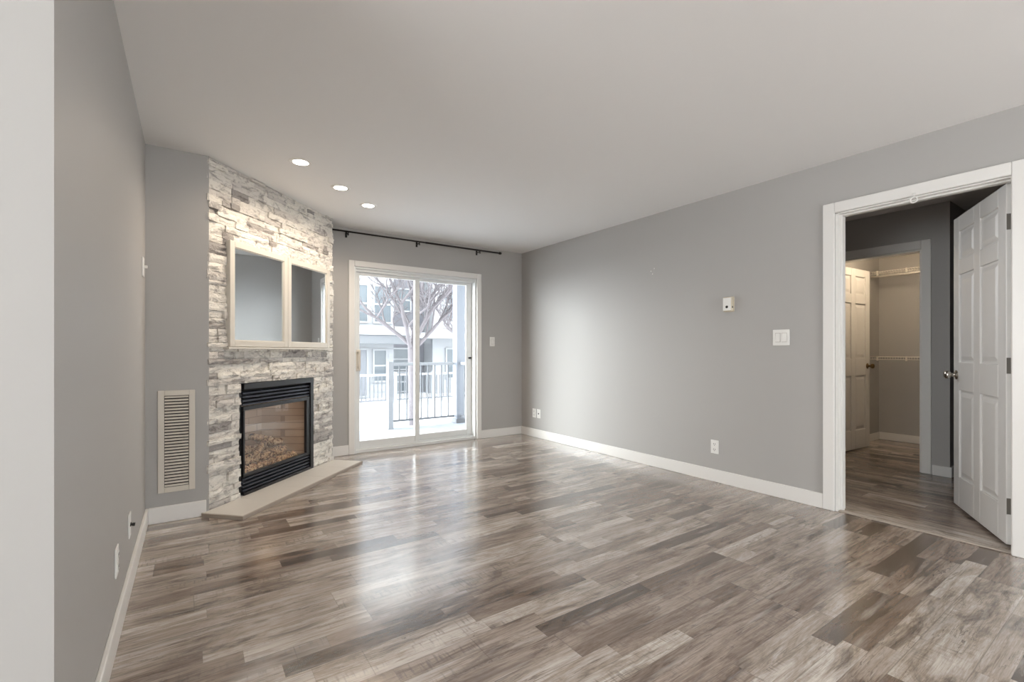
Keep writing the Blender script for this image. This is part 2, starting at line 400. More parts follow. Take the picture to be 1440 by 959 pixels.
h = MB(); h.box(SX1-.07, SX1-.034, YB+.068, YB+.085, 1.018, 1.042); h.build('door_latch', M['black'], s2, bevel=.002, label='small black latch')

# unseen rear window, added behind the camera to let daylight in
rw = sroot('window_1', 'white framed window added unseen in the dining end wall')
b = MB()
for q in [(.4, .46, -3.5, -3.42, .5, 2.2), (2.94, 3.0, -3.5, -3.42, .5, 2.2), (.46, 2.94, -3.5, -3.42, .5, .56), (.46, 2.94, -3.5, -3.42, 2.14, 2.2), (1.67, 1.73, -3.5, -3.42, .56, 2.14)]: b.box(*q)
b.build('window_frame', M['vinyl'], rw)
b = MB(); b.box(.46, 2.94, -3.47, -3.465, .56, 2.14); b.build('glass_pane', M['glass'], rw)

# ------------------------------------------------------------------ stone facing
def stone_material():
    m = mat('white_ledgestone', (.7, .68, .66), .8, spec=.25); t = NT(m)
    tc = t.n('ShaderNodeTexCoord'); ob = tc.outputs['Object']
    at = t.n('ShaderNodeAttribute', attribute_name='tone')
    mp = t.n('ShaderNodeMapping'); t.l(ob, mp.inputs[0]); inp(mp, 'Scale', (1, 1, 2.3))
    v = mp.outputs[0]
    n1 = t.noise(v, 9, 6, .66, .8); n2 = t.noise(v, 30, 5, .65, .3)
    base = t.ramp(at.outputs['Fac'], [(0, srgb(158, 153, 150)), (.14, srgb(218, 212, 206)), (.5, srgb(236, 231, 223)), (1, srgb(244, 239, 230))])
    veins = t.ramp(n1, [(.30, srgb(100, 98, 102)), (.40, srgb(172, 169, 170)), (.49, (1, 1, 1))])
    spk = t.ramp(n2, [(.3, srgb(150, 146, 145)), (.45, (1, 1, 1))])
    c = t.mix(.6, base, veins, 'MULTIPLY'); c = t.mix(.4, c, spk, 'MULTIPLY')
    t.l(c, t.b.inputs['Base Color']); t.bump(t.math('ADD', n2, t.math('MULTIPLY', n1, 1.5)), .9, .012)
    return m
M['stone'] = stone_material()
b = MB(); tones = []
lay = b.bm.faces.layers.float.new('tone')
rs = random.Random(21)
z = HZ
def blocked(s0, s1, z0, z1):
    return s1 > FS0+.001 and s0 < FS1-.001 and z0 < FZ1-.001
while z < H-.002:
    hh = rs.choice([.032, .038, .045, .05, .06])
    if H-z-hh < .02: hh = H-z
    for edge in (FZ1,):
        if z < edge < z+hh or abs(edge-z-hh) < .018: hh = edge-z
    spans = [(0, FL)] if z >= FZ1-.001 else [(0, FS0), (FS1, FL)]
    for (a0, a1) in spans:
        s = a0
        while s < a1-.001:
            ln = rs.choice([.07, .1, .14, .18, .24, .3])*rs.uniform(.8, 1.2)
            if a1-s-ln < .05: ln = a1-s
            dep = rs.choice([.004, .007, .011, .015, .022])
            vs0, vs1 = s+.0006, s+ln-.0006
            if s == 0: vs0 = rs.uniform(-.012, .002)
            nx = max(2, int(ln/.03)); nz = 2
            y0 = -.03; k = s
            g = [[None]*(nz+1) for _ in range(nx+1)]
            for i in range(nx+1):
                for j in range(nz+1):
                    edgev = (i in (0, nx)) or (j in (0, nz))
                    yy = dep-.012+rs.uniform(-.004, .005)+(0 if edgev else .005)
                    jx = 0 if i in (0, nx) else rs.uniform(-.004, .004); jz = 0 if j in (0, nz) else rs.uniform(-.003, .003)
                    wob = 0 if j not in (0, nz) else rs.uniform(-.0015, .0015)
                    zz = z+hh*j/nz+jz+wob+(.0008 if j == 0 else 0)-(.0008 if j == nz else 0)
                    zz = min(zz, H-.001)
                    g[i][j] = b.bm.verts.new(DM @ Vector((vs0+(vs1-vs0)*i/nx+jx, yy, zz)))
            tone = rs.random()
            fs = []
            for i in range(nx):
                for j in range(nz): fs.append(b.bm.faces.new((g[i][j], g[i+1][j], g[i+1][j+1], g[i][j+1])))
            ring = [g[i][0] for i in range(nx+1)]+[g[nx][j] for j in range(1, nz+1)]+[g[i][nz] for i in range(nx-1, -1, -1)]+[g[0][j] for j in range(nz-1, 0, -1)]
            DI = DM.inverted(); back = []
            for v in ring:
                q = DI @ v.co; q.y = -.0295; back.append(b.bm.verts.new(DM @ q))
            n = len(ring)
            for i in range(n): fs.append(b.bm.faces.new((ring[i], ring[(i+1) % n], back[(i+1) % n], back[i])))
            for f in fs: f[lay] = tone
            s += ln
    z += hh
st = b.build('stone_facing', M['stone'])
tag(st, 'white and grey split ledgestone facing of the corner fireplace', 'stone facing')

# hearth
b = MB()
hp = [(-.045, -.012), (-.045, .315), (1.525, .315), (1.525, -.012)]
def d2(s, o): v = DM @ Vector((s, o, 0)); return (v.x, v.y)
hs = thing('hearth_slab', 'low pale tiled hearth slab on the floor before the fireplace', 'hearth', (*d2(.74, .15), 0))
b = MB(); x = -.045
cut = [(-.045, .28), (.28, .605), (.605, .93), (.93, 1.255), (1.255, 1.525)]
for i, (s0, s1) in enumerate(cut):
    pts = [d2(s0+.0012, .0), d2(s1-.0012, .0), d2(s1-.0012, .304), d2(s0+.0012, .304)]
    b.prism(pts, 0.002, HZ)
o = b.build('hearth_tiles', M['hearth'], bevel=.0015, loc=hs.location); o.location = (0, 0, 0); o.parent = hs
b = MB(); b.prism([d2(-.0445, -.012), d2(1.5245, -.012), d2(1.5245, .303), d2(-.0445, .303)], 0, HZ-.002)
o = b.build('grout_bed', M['grout'], loc=hs.location); o.location = (0, 0, 0); o.parent = hs
b = MB(); b.prism([d2(-.05, .304), d2(1.53, .304), d2(1.53, .316), d2(-.05, .316)], 0, HZ-.001); b.prism([d2(-.057, .0), d2(-.045, .0), d2(-.045, .316), d2(-.057, .316)], 0, HZ-.001)
o = b.build('edge_trim', M['thresh'], loc=hs.location, bevel=.002); o.location = (0, 0, 0); o.parent = hs

# ------------------------------------------------------------------ gas fireplace insert (local frame: x along, y out, z up)
fr = thing('gas_fireplace', 'black gas fireplace insert with louvres and glass front', 'fireplace', (*d2(0, 0), 0), pi/4)
# local x = s ; local y = -o
def fb(b, s0, s1, o0, o1, z0, z1, m=None): b.box(s0, s1, -o1, -o0, z0, z1, m)
b = MB(); s0, s1, zb, zt = FS0+.004, FS1-.004, HZ+.001, FZ1-.003
fb(b, s0, s0+.035, -.12, -.02, zb, zt); fb(b, s1-.045, s1, -.12, .004, zb, zt)
fb(b, s0+.035, s1-.045, -.12, .004, zt-.045, zt); fb(b, s0+.035, s1-.045, -.12, .004, zb, zb+.022)
b.build('outer_frame', M['black'], fr, bevel=.003)
def louvres(z0, z1, n):
    for i in range(n):
        zz = z0+(z1-z0)*(i+.5)/n; l = MB(); hh = (z1-z0)/n
        vs, _ = l.box(s0+.036, s1-.046, .010, .034, zz-hh*.36, zz+hh*.1)
        for v in vs:
            if v.co.y < .02: v.co.z -= hh*.10
            else: v.co.z += hh*.22
        l.build('louvre', M['blackgloss'], fr, bevel=.0015)
louvres(.700, .815, 4); louvres(.052, .165, 4)
for q0, q1 in ((.695, .825), (.045, .17)):
    b = MB(); fb(b, s0+.035, s1-.045, -.12, -.05, q0, q1); b.build('louvre_backing', M['ventdark'], fr)
b = MB()   # inner door frame
gz0, gz1 = .185, .665
fb(b, s0+.035, s1-.045, -.03, -.004, gz1, gz1+.03); fb(b, s0+.035, s1-.045, -.03, -.004, gz0-.022, gz0)
fb(b, s0+.035, s0+.052, -.03, -.004, gz0, gz1); fb(b, s1-.095, s1-.045, -.03, -.004, gz0, gz1)
b.build('glass_frame', M['black'], fr, bevel=.002)
b = MB(); fb(b, s0+.052, s1-.095, -.022, -.017, gz0, gz1); b.build('fire_glass', M['fireglass'], fr)
mbr = mat('refractory_brick', srgb(150, 128, 108), .9); t = NT(mbr)
tc = t.n('ShaderNodeTexCoord'); bk = t.n('ShaderNodeTexBrick'); mp = t.n('ShaderNodeMapping'); t.l(tc.outputs['Object'], mp.inputs[0])
inp(mp, 'Rotation', (pi/2, 0, 0)); t.l(mp.outputs[0], bk.inputs['Vector']); inp(bk, 'Scale', 1); inp(bk, 'Brick Width', .2); inp(bk, 'Row Height', .065); inp(bk, 'Mortar Size', .004)
inp(bk, 'Color1', (*srgb(206, 180, 152), 1)); inp(bk, 'Color2', (*srgb(184, 156, 130), 1)); inp(bk, 'Mortar', (*srgb(160, 134, 112), 1)); t.l(bk.outputs[0], t.b.inputs['Base Color'])
b = MB(); s2_, s3_ = s0+.055, s1-.05
fb(b, s2_+.08, s3_-.08, -.46, -.44, .17, .70); fb(b, s2_-.01, s3_+.01, -.46, -.031, .15, .17); fb(b, s2_-.01, s3_+.01, -.46, -.031, .68, .70)
for (a, c) in ((s2_, s2_+.08), (s3_, s3_-.08)):
    e = .012 if a < c else -.012
    lo = [(a, .031), (c, .45), (c-e, .45), (a-e, .031)]
    va = [b.bm.verts.new((x, y, .17)) for x, y in lo]; vb = [b.bm.verts.new((x, y, .68)) for x, y in lo]
    b.bm.faces.new(va); b.bm.faces.new(vb)
    for i in range(4): b.bm.faces.new((va[i], va[(i+1) % 4], vb[(i+1) % 4], vb[i]))
b.build('firebox_lining', mbr, fr)
def logmat():
    m = mat('ceramic_log', (.3, .2, .15), .9); t = NT(m); tc = t.n('ShaderNodeTexCoord')
    n = t.noise(tc.outputs['Object'], 28, 5, .65, 1)
    t.l(t.ramp(n, [(.36, srgb(60, 46, 38)), (.47, srgb(150, 112, 82)), (.56, srgb(228, 200, 160)), (.68, srgb(120, 96, 80))]), t.b.inputs['Base Color']); t.bump(n, .8, .01); return m
M['log'] = logmat()
def wobbly_log(p0, p1, r, seed):
    q = random.Random(seed); b = MB(); p0 = Vector(p0); p1 = Vector(p1); d = (p1-p0).normalized(); u = d.orthogonal().normalized(); v = d.cross(u); n = 9; seg = 12; rings = []
    for i in range(n+1):
        c = p0.lerp(p1, i/n)+Vector((0, 0, q.uniform(-.006, .006))); rr = r*q.uniform(.85, 1.12)*(.8 if i in (0, n) else 1)
        rings.append([b.bm.verts.new(c+(u*cos(2*pi*k/seg)+v*sin(2*pi*k/seg))*rr*q.uniform(.9, 1.1)) for k in range(seg)])
    for a, c in zip(rings, rings[1:]):
        for k in range(seg): b.bm.faces.new((a[k], a[(k+1) % seg], c[(k+1) % seg], c[k])).smooth = True
    b.bm.faces.new(rings[0][::-1]); b.bm.faces.new(rings[-1])
    return b
for i, (p0, p1, r) in enumerate([((.42, .34, .25), (1.04, .30, .27), .05), ((.40, .20, .235), (1.0, .16, .235), .04), ((.46, .16, .30), (.70, .34, .37), .032), ((.98, .17, .30), (.78, .34, .38), .032), ((.60, .12, .285), (.90, .26, .345), .026)]):
    wobbly_log(p0, p1, r, i+3).build('ceramic_log', M['log'], fr)
b = MB(); q = random.Random(5)
for i in range(170):
    c = Vector((q.uniform(.36, 1.07), q.uniform(.05, .22), .176+q.uniform(0, .016))); r = q.uniform(.010, .022)
    ret = bmesh.ops.create_icosphere(b.bm, subdivisions=1, radius=r)
    for v in ret['verts']: v.co = v.co*q.uniform(.75, 1.2)+c
eb = b.build('ember_bed', M['log'], fr); eb['kind'] = 'stuff'
d = bpy.data.lights.new('firebox_fill', 'POINT'); d.energy = .11; d.shadow_soft_size = .06; d.color = (1, .74, .48)  # added fill to bring out the logs, no flame burns here
o = bpy.data.objects.new('firebox_fill', d); COL.objects.link(o); o.location = DM @ Vector((.72, -.12, .60))

# ------------------------------------------------------------------ mirror cabinet doors above
mc = thing('mirrored_cabinet', 'white framed two door mirrored cabinet set in the stone above the fireplace', 'cabinet', (*d2(0, 0), CZ0), pi/4)
b = MB(); hC = CZ1-CZ0
fb(b, CS0+.004, CS1-.004, -.006, .016, 0.004, hC-.004); b.build('cabinet_body', M['cream'], mc, bevel=.002)
b = MB(); fb(b, CS0-.02, CS1+.02, -.01, .046, -.012, .003); b.build('sill', M['cream'], mc, bevel=.002)
mid = .780
for (a, c) in ((CS0, mid-.002), (mid+.002, CS1)):
    f = MB(); wl = .044
    fb(f, a, a+wl, .017, .038, .006, hC-.002); fb(f, c-wl, c, .017, .038, .006, hC-.002)
    fb(f, a+wl, c-wl, .017, .038, .006, .006+wl); fb(f, a+wl, c-wl, .017, .038, hC-.002-wl, hC-.002)
    o = f.build('cabinet_door', M['cream'], mc, bevel=.003)
    g = MB(); fb(g, a+wl-.004, c-wl+.004, .020, .024, .054, hC-.05); g.build('mirror_panel', M['mirror'], o)
    l = MB(); x0, x1, z0, z1, w2 = a+wl-.003, c-wl+.003, .006+wl-.003, hC-.002-wl+.003, .009
    fb(l, x0, x0+w2, .024, .032, z0, z1); fb(l, x1-w2, x1, .024, .032, z0, z1); fb(l, x0, x1, .024, .032, z0, z0+w2); fb(l, x0, x1, .024, .032, z1-w2, z1)
    l.build('glazing_bead', M['cream'], o)

# ------------------------------------------------------------------ air grille
vg = thing('air_return_grille', 'tall cream louvred air return grille low on the wall left of the stone', 'vent', (-.078, YN, .19))
b = MB(); W2, HH = .100, .665
bw = .034
b.box(-W2, -W2+bw, -.010, 0, 0, HH); b.box(W2-bw, W2, -.010, 0, 0, HH); b.box(-W2+bw, W2-bw, -.010, 0, 0, bw); b.box(-W2+bw, W2-bw, -.010, 0, HH-bw, HH)
b.build('grille_frame', M['ventmetal'], vg, bevel=.003)
b = MB(); b.box(-W2+bw, W2-bw, -.0015, 0, bw, HH-bw); b.build('duct_opening', M['ventdark'], vg)
for i in range(30):
    zz = bw+(HH-2*bw)*(i+.5)/30; l = MB(); vs, _ = l.box(-W2+bw+.002, W2-bw-.002, -.009, -.002, zz-.0035, zz+.0015)
    for v in vs: v.co.z += .005 if v.co.y > -.005 else -.002
    l.build('slat', M['ventmetal'], vg)

# ------------------------------------------------------------------ curtain rod
cr = thing('curtain_rod', 'thin black curtain rod along the top of the back wall', 'curtain rod', (2.25, YB, 2.38))
b = MB(); b.tube((-1.06, -.088, 0), (1.02, -.088, 0), .0085, seg=14); b.build('rod', M['rod'], cr)
b = MB(); b.tube((.0, -.088, 0), (1.0, -.088, 0), .0105, seg=14); b.build('rod_sleeve', M['rod'], cr)
b = MB(); b.lathe([(0, 0), (.012, 0), (.016, .004), (.016, .03), (.012, .036), (0, .037)], (1.018, -.088, 0), (1, 0, 0), 16); b.build('end_cap', M['rod'], cr)
for xx in (-.88, -.075, .735):
    b = MB(); b.box(xx-.010, xx+.010, -.006, 0, -.045, .018); b.box(xx-.005, xx+.005, -.09, -.006, -.022, -.012)
    b.tube((xx, -.088, -.04), (xx, -.088, -.008), .006, seg=10); b.build('bracket', M['rod'], cr)

# ------------------------------------------------------------------ recessed lights
places = [('nearest', .634, 3.534), ('middle', .999, 3.902), ('farthest', 1.329, 4.233)]
for i, (nm, x, y) in enumerate(places):
    lab = {'nearest': 'round recessed ceiling light, nearest of the three beside the stone', 'middle': 'round recessed ceiling light in the middle of the three', 'farthest': 'round recessed ceiling light, farthest of the three, towards the patio door'}[nm]
    r = thing('recessed_light', lab, 'ceiling light', (x, y, H), 0, 'recessed ceiling lights by the fireplace')
    b = MB(); b.lathe([(.052, -.001), (.052, .004), (.075, .002), (.078, 0.0), (.078, -.002)], (0, 0, 0), (0, 0, -1), 40); b.build('trim_ring', M['trim'], r)
    b = MB(); b.lathe([(0, .002), (.054, .002), (.054, 0)], (0, 0, 0), (0, 0, -1), 40); b.build('lens', M['lamp'], r)
    d = bpy.data.lights.new('downlight', 'SPOT'); d.energy = 15; d.spot_size = radians(165); d.spot_blend = .6; d.shadow_soft_size = .05; d.color = (1, .84, .66)
    o = bpy.data.objects.new('downlight', d); COL.objects.link(o); o.location = (x, y, H-.02)

# unseen pendants, added behind the camera as fill light
for nm, x, y in (('dining', 2.6, -1.9), ('kitchen', -1.9, .65)):
    r = thing('fill_pendant', f'white opal globe pendant added as fill over the {nm} end behind the camera', 'added pendant lamp', (x, y, H), 0)
    b = MB(); b.lathe([(0, 0), (.06, 0), (.06, .02), (0, .025)], (0, 0, 0), (0, 0, -1), 30); b.build('ceiling_rose', M['nickel'], r)
    b = MB(); b.tube((0, 0, -.02), (0, 0, -.78), .004, seg=8); b.build('cord', M['slot'], r)
    b = MB(); b.lathe([(0, .78), (.06, .79), (.11, .84), (.13, .91), (.11, .98), (.06, 1.03), (0, 1.04)], (0, 0, 0), (0, 0, -1), 30)
    b.build('lamp_globe', mat('opal_glass', (1, 1, 1), .4, emit=(1, .92, .82), es=4), r)
    d = bpy.data.lights.new('fill_pendant_bulb', 'POINT'); d.energy = 36 if nm == 'dining' else 12; d.shadow_soft_size = .14; d.color = (.98, .99, 1)
    o = bpy.data.objects.new('fill_pendant_bulb', d); COL.objects.link(o); o.location = (x, y, H-1.22)

# closet bulb
r = thing('closet_ceiling_light', 'warm bulb holder on the closet ceiling', 'ceiling light', (5.98, 1.52, H))
b = MB(); b.lathe([(0, 0), (.06, 0), (.06, .03), (.03, .04), (0, .04)], (0, 0, 0), (0, 0, -1), 24); b.build('lamp_holder', M['plate'], r)
b = MB(); b.lathe([(.015, .04), (.03, .07), (.032, .09), (.02, .112), (0, .118)], (0, 0, 0), (0, 0, -1), 20); b.build('bulb', mat('bulb_glass', (1, 1, 1), .4, emit=(1, .8, .55), es=12), r)
d = bpy.data.lights.new('closet_bulb', 'POINT'); d.energy = 15; d.shadow_soft_size = .06; d.color = (1, .80, .56)
o = bpy.data.objects.new('closet_bulb', d); COL.objects.link(o); o.location = (5.98, 1.52, H-.10)

# ------------------------------------------------------------------ wall plates (local: face looks along -y, base at z=0)
def plate(w, h, t=.006):
    b = MB(); b.box(-w/2, w/2, -t, 0, 0, h); return b
def outlet(label, loc, rz, group=None):
    r = thing('wall_outlet', label, 'outlet', loc, rz, group)
    plate(.072, .115).build('cover_plate', M['plate'], r, bevel=.0025)
    for zz in (.018, .064):
        b = MB(); b.box(-.017, .017, -.009, -.006, zz, zz+.033); o = b.build('socket', M['plate'], r, bevel=.0015)
        c = MB(); c.box(-.009, -.006, -.0095, -.0088, zz+.013, zz+.025); c.box(.006, .009, -.0095, -.0088, zz+.013, zz+.025); c.tube((0, -.0088, zz+.007), (0, -.0095, zz+.007), .003, seg=8)
        c.build('slots', M['slot'], o)
    return r
def rocker(label, loc, rz, n, w):
    r = thing('light_switch', label, 'light switch', loc, rz)
    plate(w, .12).build('cover_plate', M['plate'], r, bevel=.0025)
    for i in range(n):
        cx = (i-(n-1)/2)*.046; g = MB(); g.box(cx-.0185, cx+.0185, -.0066, -.006, .025, .095); g.build('rocker_gap', M['grout'], r)
        b = MB(); vs, _ = b.box(cx-.0165, cx+.0165, -.012, -.006, .027, .093)
        for v in vs:
            if v.co.y < -.010 and v.co.z > .06: v.co.y += .004
        b.build('rocker', M['plate'], r, bevel=.001)
    return r
R90 = -pi/2     # plates on the right wall look along -x ; on the left wall along +x
outlet('white outlet low on the right wall, alone, nearest the doorway', (XR, 2.297, .238), R90)
outlet('white outlet plate nearest the back corner, left of its twin', (XR, 4.842, .252), R90, 'twin plates by the back corner')
r = thing('data_plate', 'white blank jack plate near the back corner, right of the outlet', 'wall plate', (XR, 4.748, .252), R90, 'twin plates by the back corner')
plate(.072, .115).build('cover_plate', M['plate'], r, bevel=.0025); b = MB(); b.box(-.009, .009, -.009, -.006, .05, .066); b.build('jack', M['slot'], r)
rocker('double white rocker switch on the right wall beside the bedroom doorway', (XR, 1.752, 1.157), R90, 2, .122)
rocker('single white rocker switch on the back wall right of the patio door', (3.22, YB, 1.18), 0, 1, .074)
outlet('white outlet low on the left wall, nearer the camera', (XL, 2.37, .235), pi/2)
r = thing('cable_plate', 'white plate with a black cable stub low on the left wall', 'wall plate', (XL, 2.83, .235), pi/2)
plate(.072, .115).build('cover_plate', M['plate'], r, bevel=.0025)
b = MB(); b.lathe([(.010, 0), (.010, .004), (.006, .004), (.006, .008), (.008, .008), (.008, .018), (0, .018)], (0, -.006, .06), (0, -1, -.15), 14); b.build('cable_stub', M['slot'], r)
r = thing('light_switch', 'white toggle switch high on the left wall near the nook corner', 'light switch', (XL, 3.56, 1.56), pi/2)
plate(.072, .115, .009).build('cover_plate', M['plate'], r, bevel=.003); b = MB(); b.box(-.006, .006, -.026, -.009, .052, .068); b.build('toggle', M['plate'], r, bevel=.002)
# thermostat
r = thing('thermostat', 'beige thermostat box on the right wall above the double switch', 'thermostat', (XR, 2.165, 1.44), R90)
b = MB(); b.box(-.042, .042, -.008, 0, 0, .125); b.build('base_plate', M['beige'], r, bevel=.002)
b = MB(); b.box(-.038, .038, -.040, -.008, .004, .121); o = b.build('housing', M['beige'], r, bevel=.006)
b = MB(); b.box(-.034, .034, -.0425, -.040, .010, .115); b.build('front_cover', M['plate'], r, bevel=.002, label='white front cover')
b = MB(); b.lathe([(.011, 0), (.010, .004), (0, .004)], (0, -.0425, .04), (0, -1, 0), 20); b.build('dial', M['slot'], r)
b = MB(); b.box(.0375, .0395, -.03, -.018, .03, .045); b.build('side_lever', M['slot'], r)
# anchors
for dy, dz, wd in ((-.02, .02, 'upper'), (.02, .0, 'middle'), (0, -.03, 'lowest')):
    r = MB(); r.tube((XR-.003, 2.95+dy, 1.894+dz), (XR, 2.95+dy, 1.894+dz), .005, seg=10)
    tag(r.build('screw_anchor', M['plate'], loc=(XR, 2.95+dy, 1.894+dz)), f'{wd} of three tiny pale screw anchors high on the right wall', 'screw anchor', 'screw anchors on the right wall')
# ring on the doorway head
b = MB()
ret = []
for i in range(24):
    a0, a1 = 2*pi*i/24, 2*pi*(i+1)/24
    b.tube((XR-.030, .957+.017*cos(a0), DZ-.028+.017*sin(a0)), (XR-.030, .957+.017*cos(a1), DZ-.028+.017*sin(a1)), .0045, seg=8, caps=False)
b.tube((XR-.030, .957, DZ-.006), (XR-.030, .957, DZ+.012), .004, seg=8); b.tube((XR-.032, .957, DZ+.012), (XR-.019, .957, DZ+.012), .005, seg=8)
tag(b.build('ring_hook', M['plate'], loc=(XR-.02, .957, DZ+.01)), 'small white ring hook on the head of the bedroom doorway', 'hook')

# ------------------------------------------------------------------ closet wire shelves
def wire_shelf(z, label, rod):
    r = thing('wire_shelf', label, 'shelf', (7.206, 1.7725, z))
    b = MB(); D = .30; y0, y1 = -.455, .455
    for xx in (-.004, -.15, -D): b.tube((xx, y0, 0), (xx, y1, 0), .0035, seg=8)
    b.tube((-D, y0, -.03), (-D, y1, -.03), .0035, seg=8)
    n = 36
    for i in range(n+1):
        yy = y0+(y1-y0)*i/n; b.tube((-.004, yy, .003), (-D, yy, .003), .0018, seg=6); b.tube((-D, yy, .003), (-D, yy, -.03), .0018, seg=6)
    b.build('wire_deck', M['wire'], r)
    for yy in (-.2, .1, .38):
        b = MB(); b.box(-D-.008, -D+.006, yy-.008, yy+.008, -.045, .01); b.build('clip', M['wire'], r)
    if rod:
        b = MB(); b.tube((-D+.02, y0, -.055), (-D+.02, y1, -.055), .012, seg=14); b.build('hanging_rod', M['wire'], r)
    return r
wire_shelf(2.085, 'upper white wire shelf across the back of the closet', True)
wire_shelf(1.045, 'lower white wire shelf across the back of the closet at door knob height', False)

# ------------------------------------------------------------------ outside
def noisy(name, c0, c1, scale, rough=.9, bump_s=.3):
    m = mat(name, c0, rough, spec=.2); t = NT(m); g = t.n('ShaderNodeNewGeometry'); n = t.noise(g.outputs['Position'], scale, 5, .6)
    t.l(t.mix(n, c0, c1), t.b.inputs['Base Color']); t.bump(n, bump_s, .05); return m
M['snow'] = noisy('snow', srgb(236, 240, 246), srgb(250, 250, 252), 3)
M['patio'] = noisy('snow_dusted_concrete', srgb(128, 133, 142), srgb(166, 171, 180), 5)
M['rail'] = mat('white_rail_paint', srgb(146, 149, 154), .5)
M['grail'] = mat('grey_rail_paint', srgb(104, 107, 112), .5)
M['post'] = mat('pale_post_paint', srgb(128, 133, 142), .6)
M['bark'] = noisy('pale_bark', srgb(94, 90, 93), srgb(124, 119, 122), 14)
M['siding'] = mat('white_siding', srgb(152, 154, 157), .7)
M['band'] = mat('soffit_shade_and_rail_grey', srgb(104, 107, 111), .7)  # soffit shade put into the colour; far balusters share it
M['recess'] = mat('shaded_siding', srgb(108, 108, 114), .8)  # siding darkened: the shade of the recess is in its colour
M['wing'] = mat('blue_grey_window', srgb(88, 96, 102), .15)
M['greydoor'] = mat('grey_door', srgb(118, 121, 127), .5)
simple('floor_yard', M['snow'], [(-18, 32, 7.05, 40, -.6, -.5)], 'snow covered yard').name = 'snow_ground'
simple('floor_patio', M['patio'], [(-.5, 4.6, YB+.165, 7.0, -.25, -.06)], 'snow dusted patio slab').name = 'patio_slab'
# snow bank rising to the slab: gentle lumpy strip
b = MB(); q = random.Random(3)
nx, ny = 40, 10; grid = [[b.bm.verts.new((-6+16*i/nx, 6.95+2.4*j/ny, -.10-.40*(j/ny)**.8+q.uniform(-.015, .015))) for j in range(ny+1)] for i in range(nx+1)]
for i in range(nx):
    for j in range(ny): b.bm.faces.new((grid[i][j], grid[i+1][j], grid[i+1][j+1], grid[i][j+1])).smooth = True
lo = [[b.bm.verts.new((-6+16*i/nx, 6.95+2.4*j/ny, -.52)) for j in (0, ny)] for i in (0, nx)]
struct(b.build('snow_bank', M['snow']), 'low snow bank at the edge of the patio')
# balcony railing
rl = thing('patio_railing', 'white patio railing with slim balusters outside the sliding door', 'railing', (3.0, 6.85, -.06))
def L3(x, y, z): return (x-3.0, y-6.85, z+.06)
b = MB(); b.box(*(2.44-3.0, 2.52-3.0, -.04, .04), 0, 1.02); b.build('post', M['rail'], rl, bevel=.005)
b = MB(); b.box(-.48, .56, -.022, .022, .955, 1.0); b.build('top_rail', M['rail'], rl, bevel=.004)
b = MB(); b.box(-.48, .56, -.015, .015, .10, .13); b.build('bottom_rail', M['grail'], rl)
for i in range(8):
    x = -.48+(i+.9)*.118; b = MB(); b.box(x-.009, x+.009, -.009, .009, .13, .955); b.build('baluster', M['grail'], rl)
sr = thing('patio_railing', 'white side railing running back from the patio column to the house', 'railing', (3.66, 6.0, -.06))
b = MB(); b.box(-.022, .022, -.80, .78, .955, 1.0); b.build('top_rail', M['rail'], sr, bevel=.004)
b = MB(); b.box(-.015, .015, -.80, .78, .10, .13); b.build('bottom_rail', M['grail'], sr)
for i in range(13):
    y = -.76+i*.12; b = MB(); b.box(-.009, .009, y-.009, y+.009, .13, .955); b.build('baluster', M['grail'], sr)
pc = thing('patio_column', 'square pale patio column at the railing corner', 'column', (3.655, 6.86, -.06))
b = MB(); b.box(-.075, .075, -.075, .075, 0.0, 2.75); b.build('shaft', M['post'], pc, bevel=.008)
b = MB(); b.box(-.092, .092, -.092, .092, .0, .07); b.build('base_block', M['grail'], pc, bevel=.005)
# balcony above
cb = MB(); cb.box(-.5, 4.6, YB+.17, 7.0, 2.69, 2.85)
tag(cb.build('upper_balcony', M['siding']), 'underside of the balcony above the patio', 'balcony')

# trees
def tree(name, label, loc, height, seed, lean, spread, trunk_r, fork):
    q = random.Random(seed); r = thing(name, label, 'tree', loc)
    b = MB(); tw = MB()
    def grow(bb, p, d, ln, rad, depth):
        n = 4
        for i in range(n):
            p2 = p+d*ln/n; r2 = rad*(1-.10*(i+1)/n*1.6)
            target = b if depth < 3 else tw
            target.tube(p, p2, rad*(1-.16*i/n), rad*(1-.16*(i+1)/n), seg=7 if depth < 3 else 4, caps=False)
            p = p2; d = (d+Vector((q.uniform(-.13, .13), q.uniform(-.13, .13), q.uniform(-.05, .10)))).normalized()
            if depth >= 1 and i >= 1 and depth < 6:
                s = Vector((q.uniform(-1, 1), q.uniform(-1, 1), q.uniform(-.1, .9))).normalized()
                if depth < 6: grow(bb, p, (d*.55+s*.8).normalized(), ln*q.uniform(.45, .7), rad*.5, depth+1+(q.random() < .6))
        if depth < 6:
            for k in range(2):
                s = Vector((q.uniform(-1, 1), q.uniform(-1, 1), q.uniform(-.1, .7))).normalized()
                grow(bb, p, (d*.8+s*spread).normalized(), ln*q.uniform(.6, .8), rad*.66, depth+1)
    p = Vector((0, 0, 0)); top = Vector((lean, 0, fork))
    b.tube(p, top, trunk_r*1.15, trunk_r*.9, seg=12)
    for k, (dx, dy, dz) in enumerate([(-.9, .1, .8), (-.45, -.4, 1.1), (.15, .3, 1.2), (.6, -.2, 1.0), (.95, .2, .75), (-.2, .5, 1.1)][:5]):
        grow(b, top-Vector((0, 0, .12*(k % 3))), Vector((dx, dy, dz)).normalized(), height*.19*q.uniform(.85, 1.1), trunk_r*.55, 2)
    b.build('trunk', M['bark'], r); tw.build('twigs', M['bark'], r)
    return r
tree('bare_tree', 'bare leafless tree with forked trunk in the snow beyond the patio railing', (4.0, 9.6, -.51), 5.5, 4, -.05, .8, .085, 1.75)
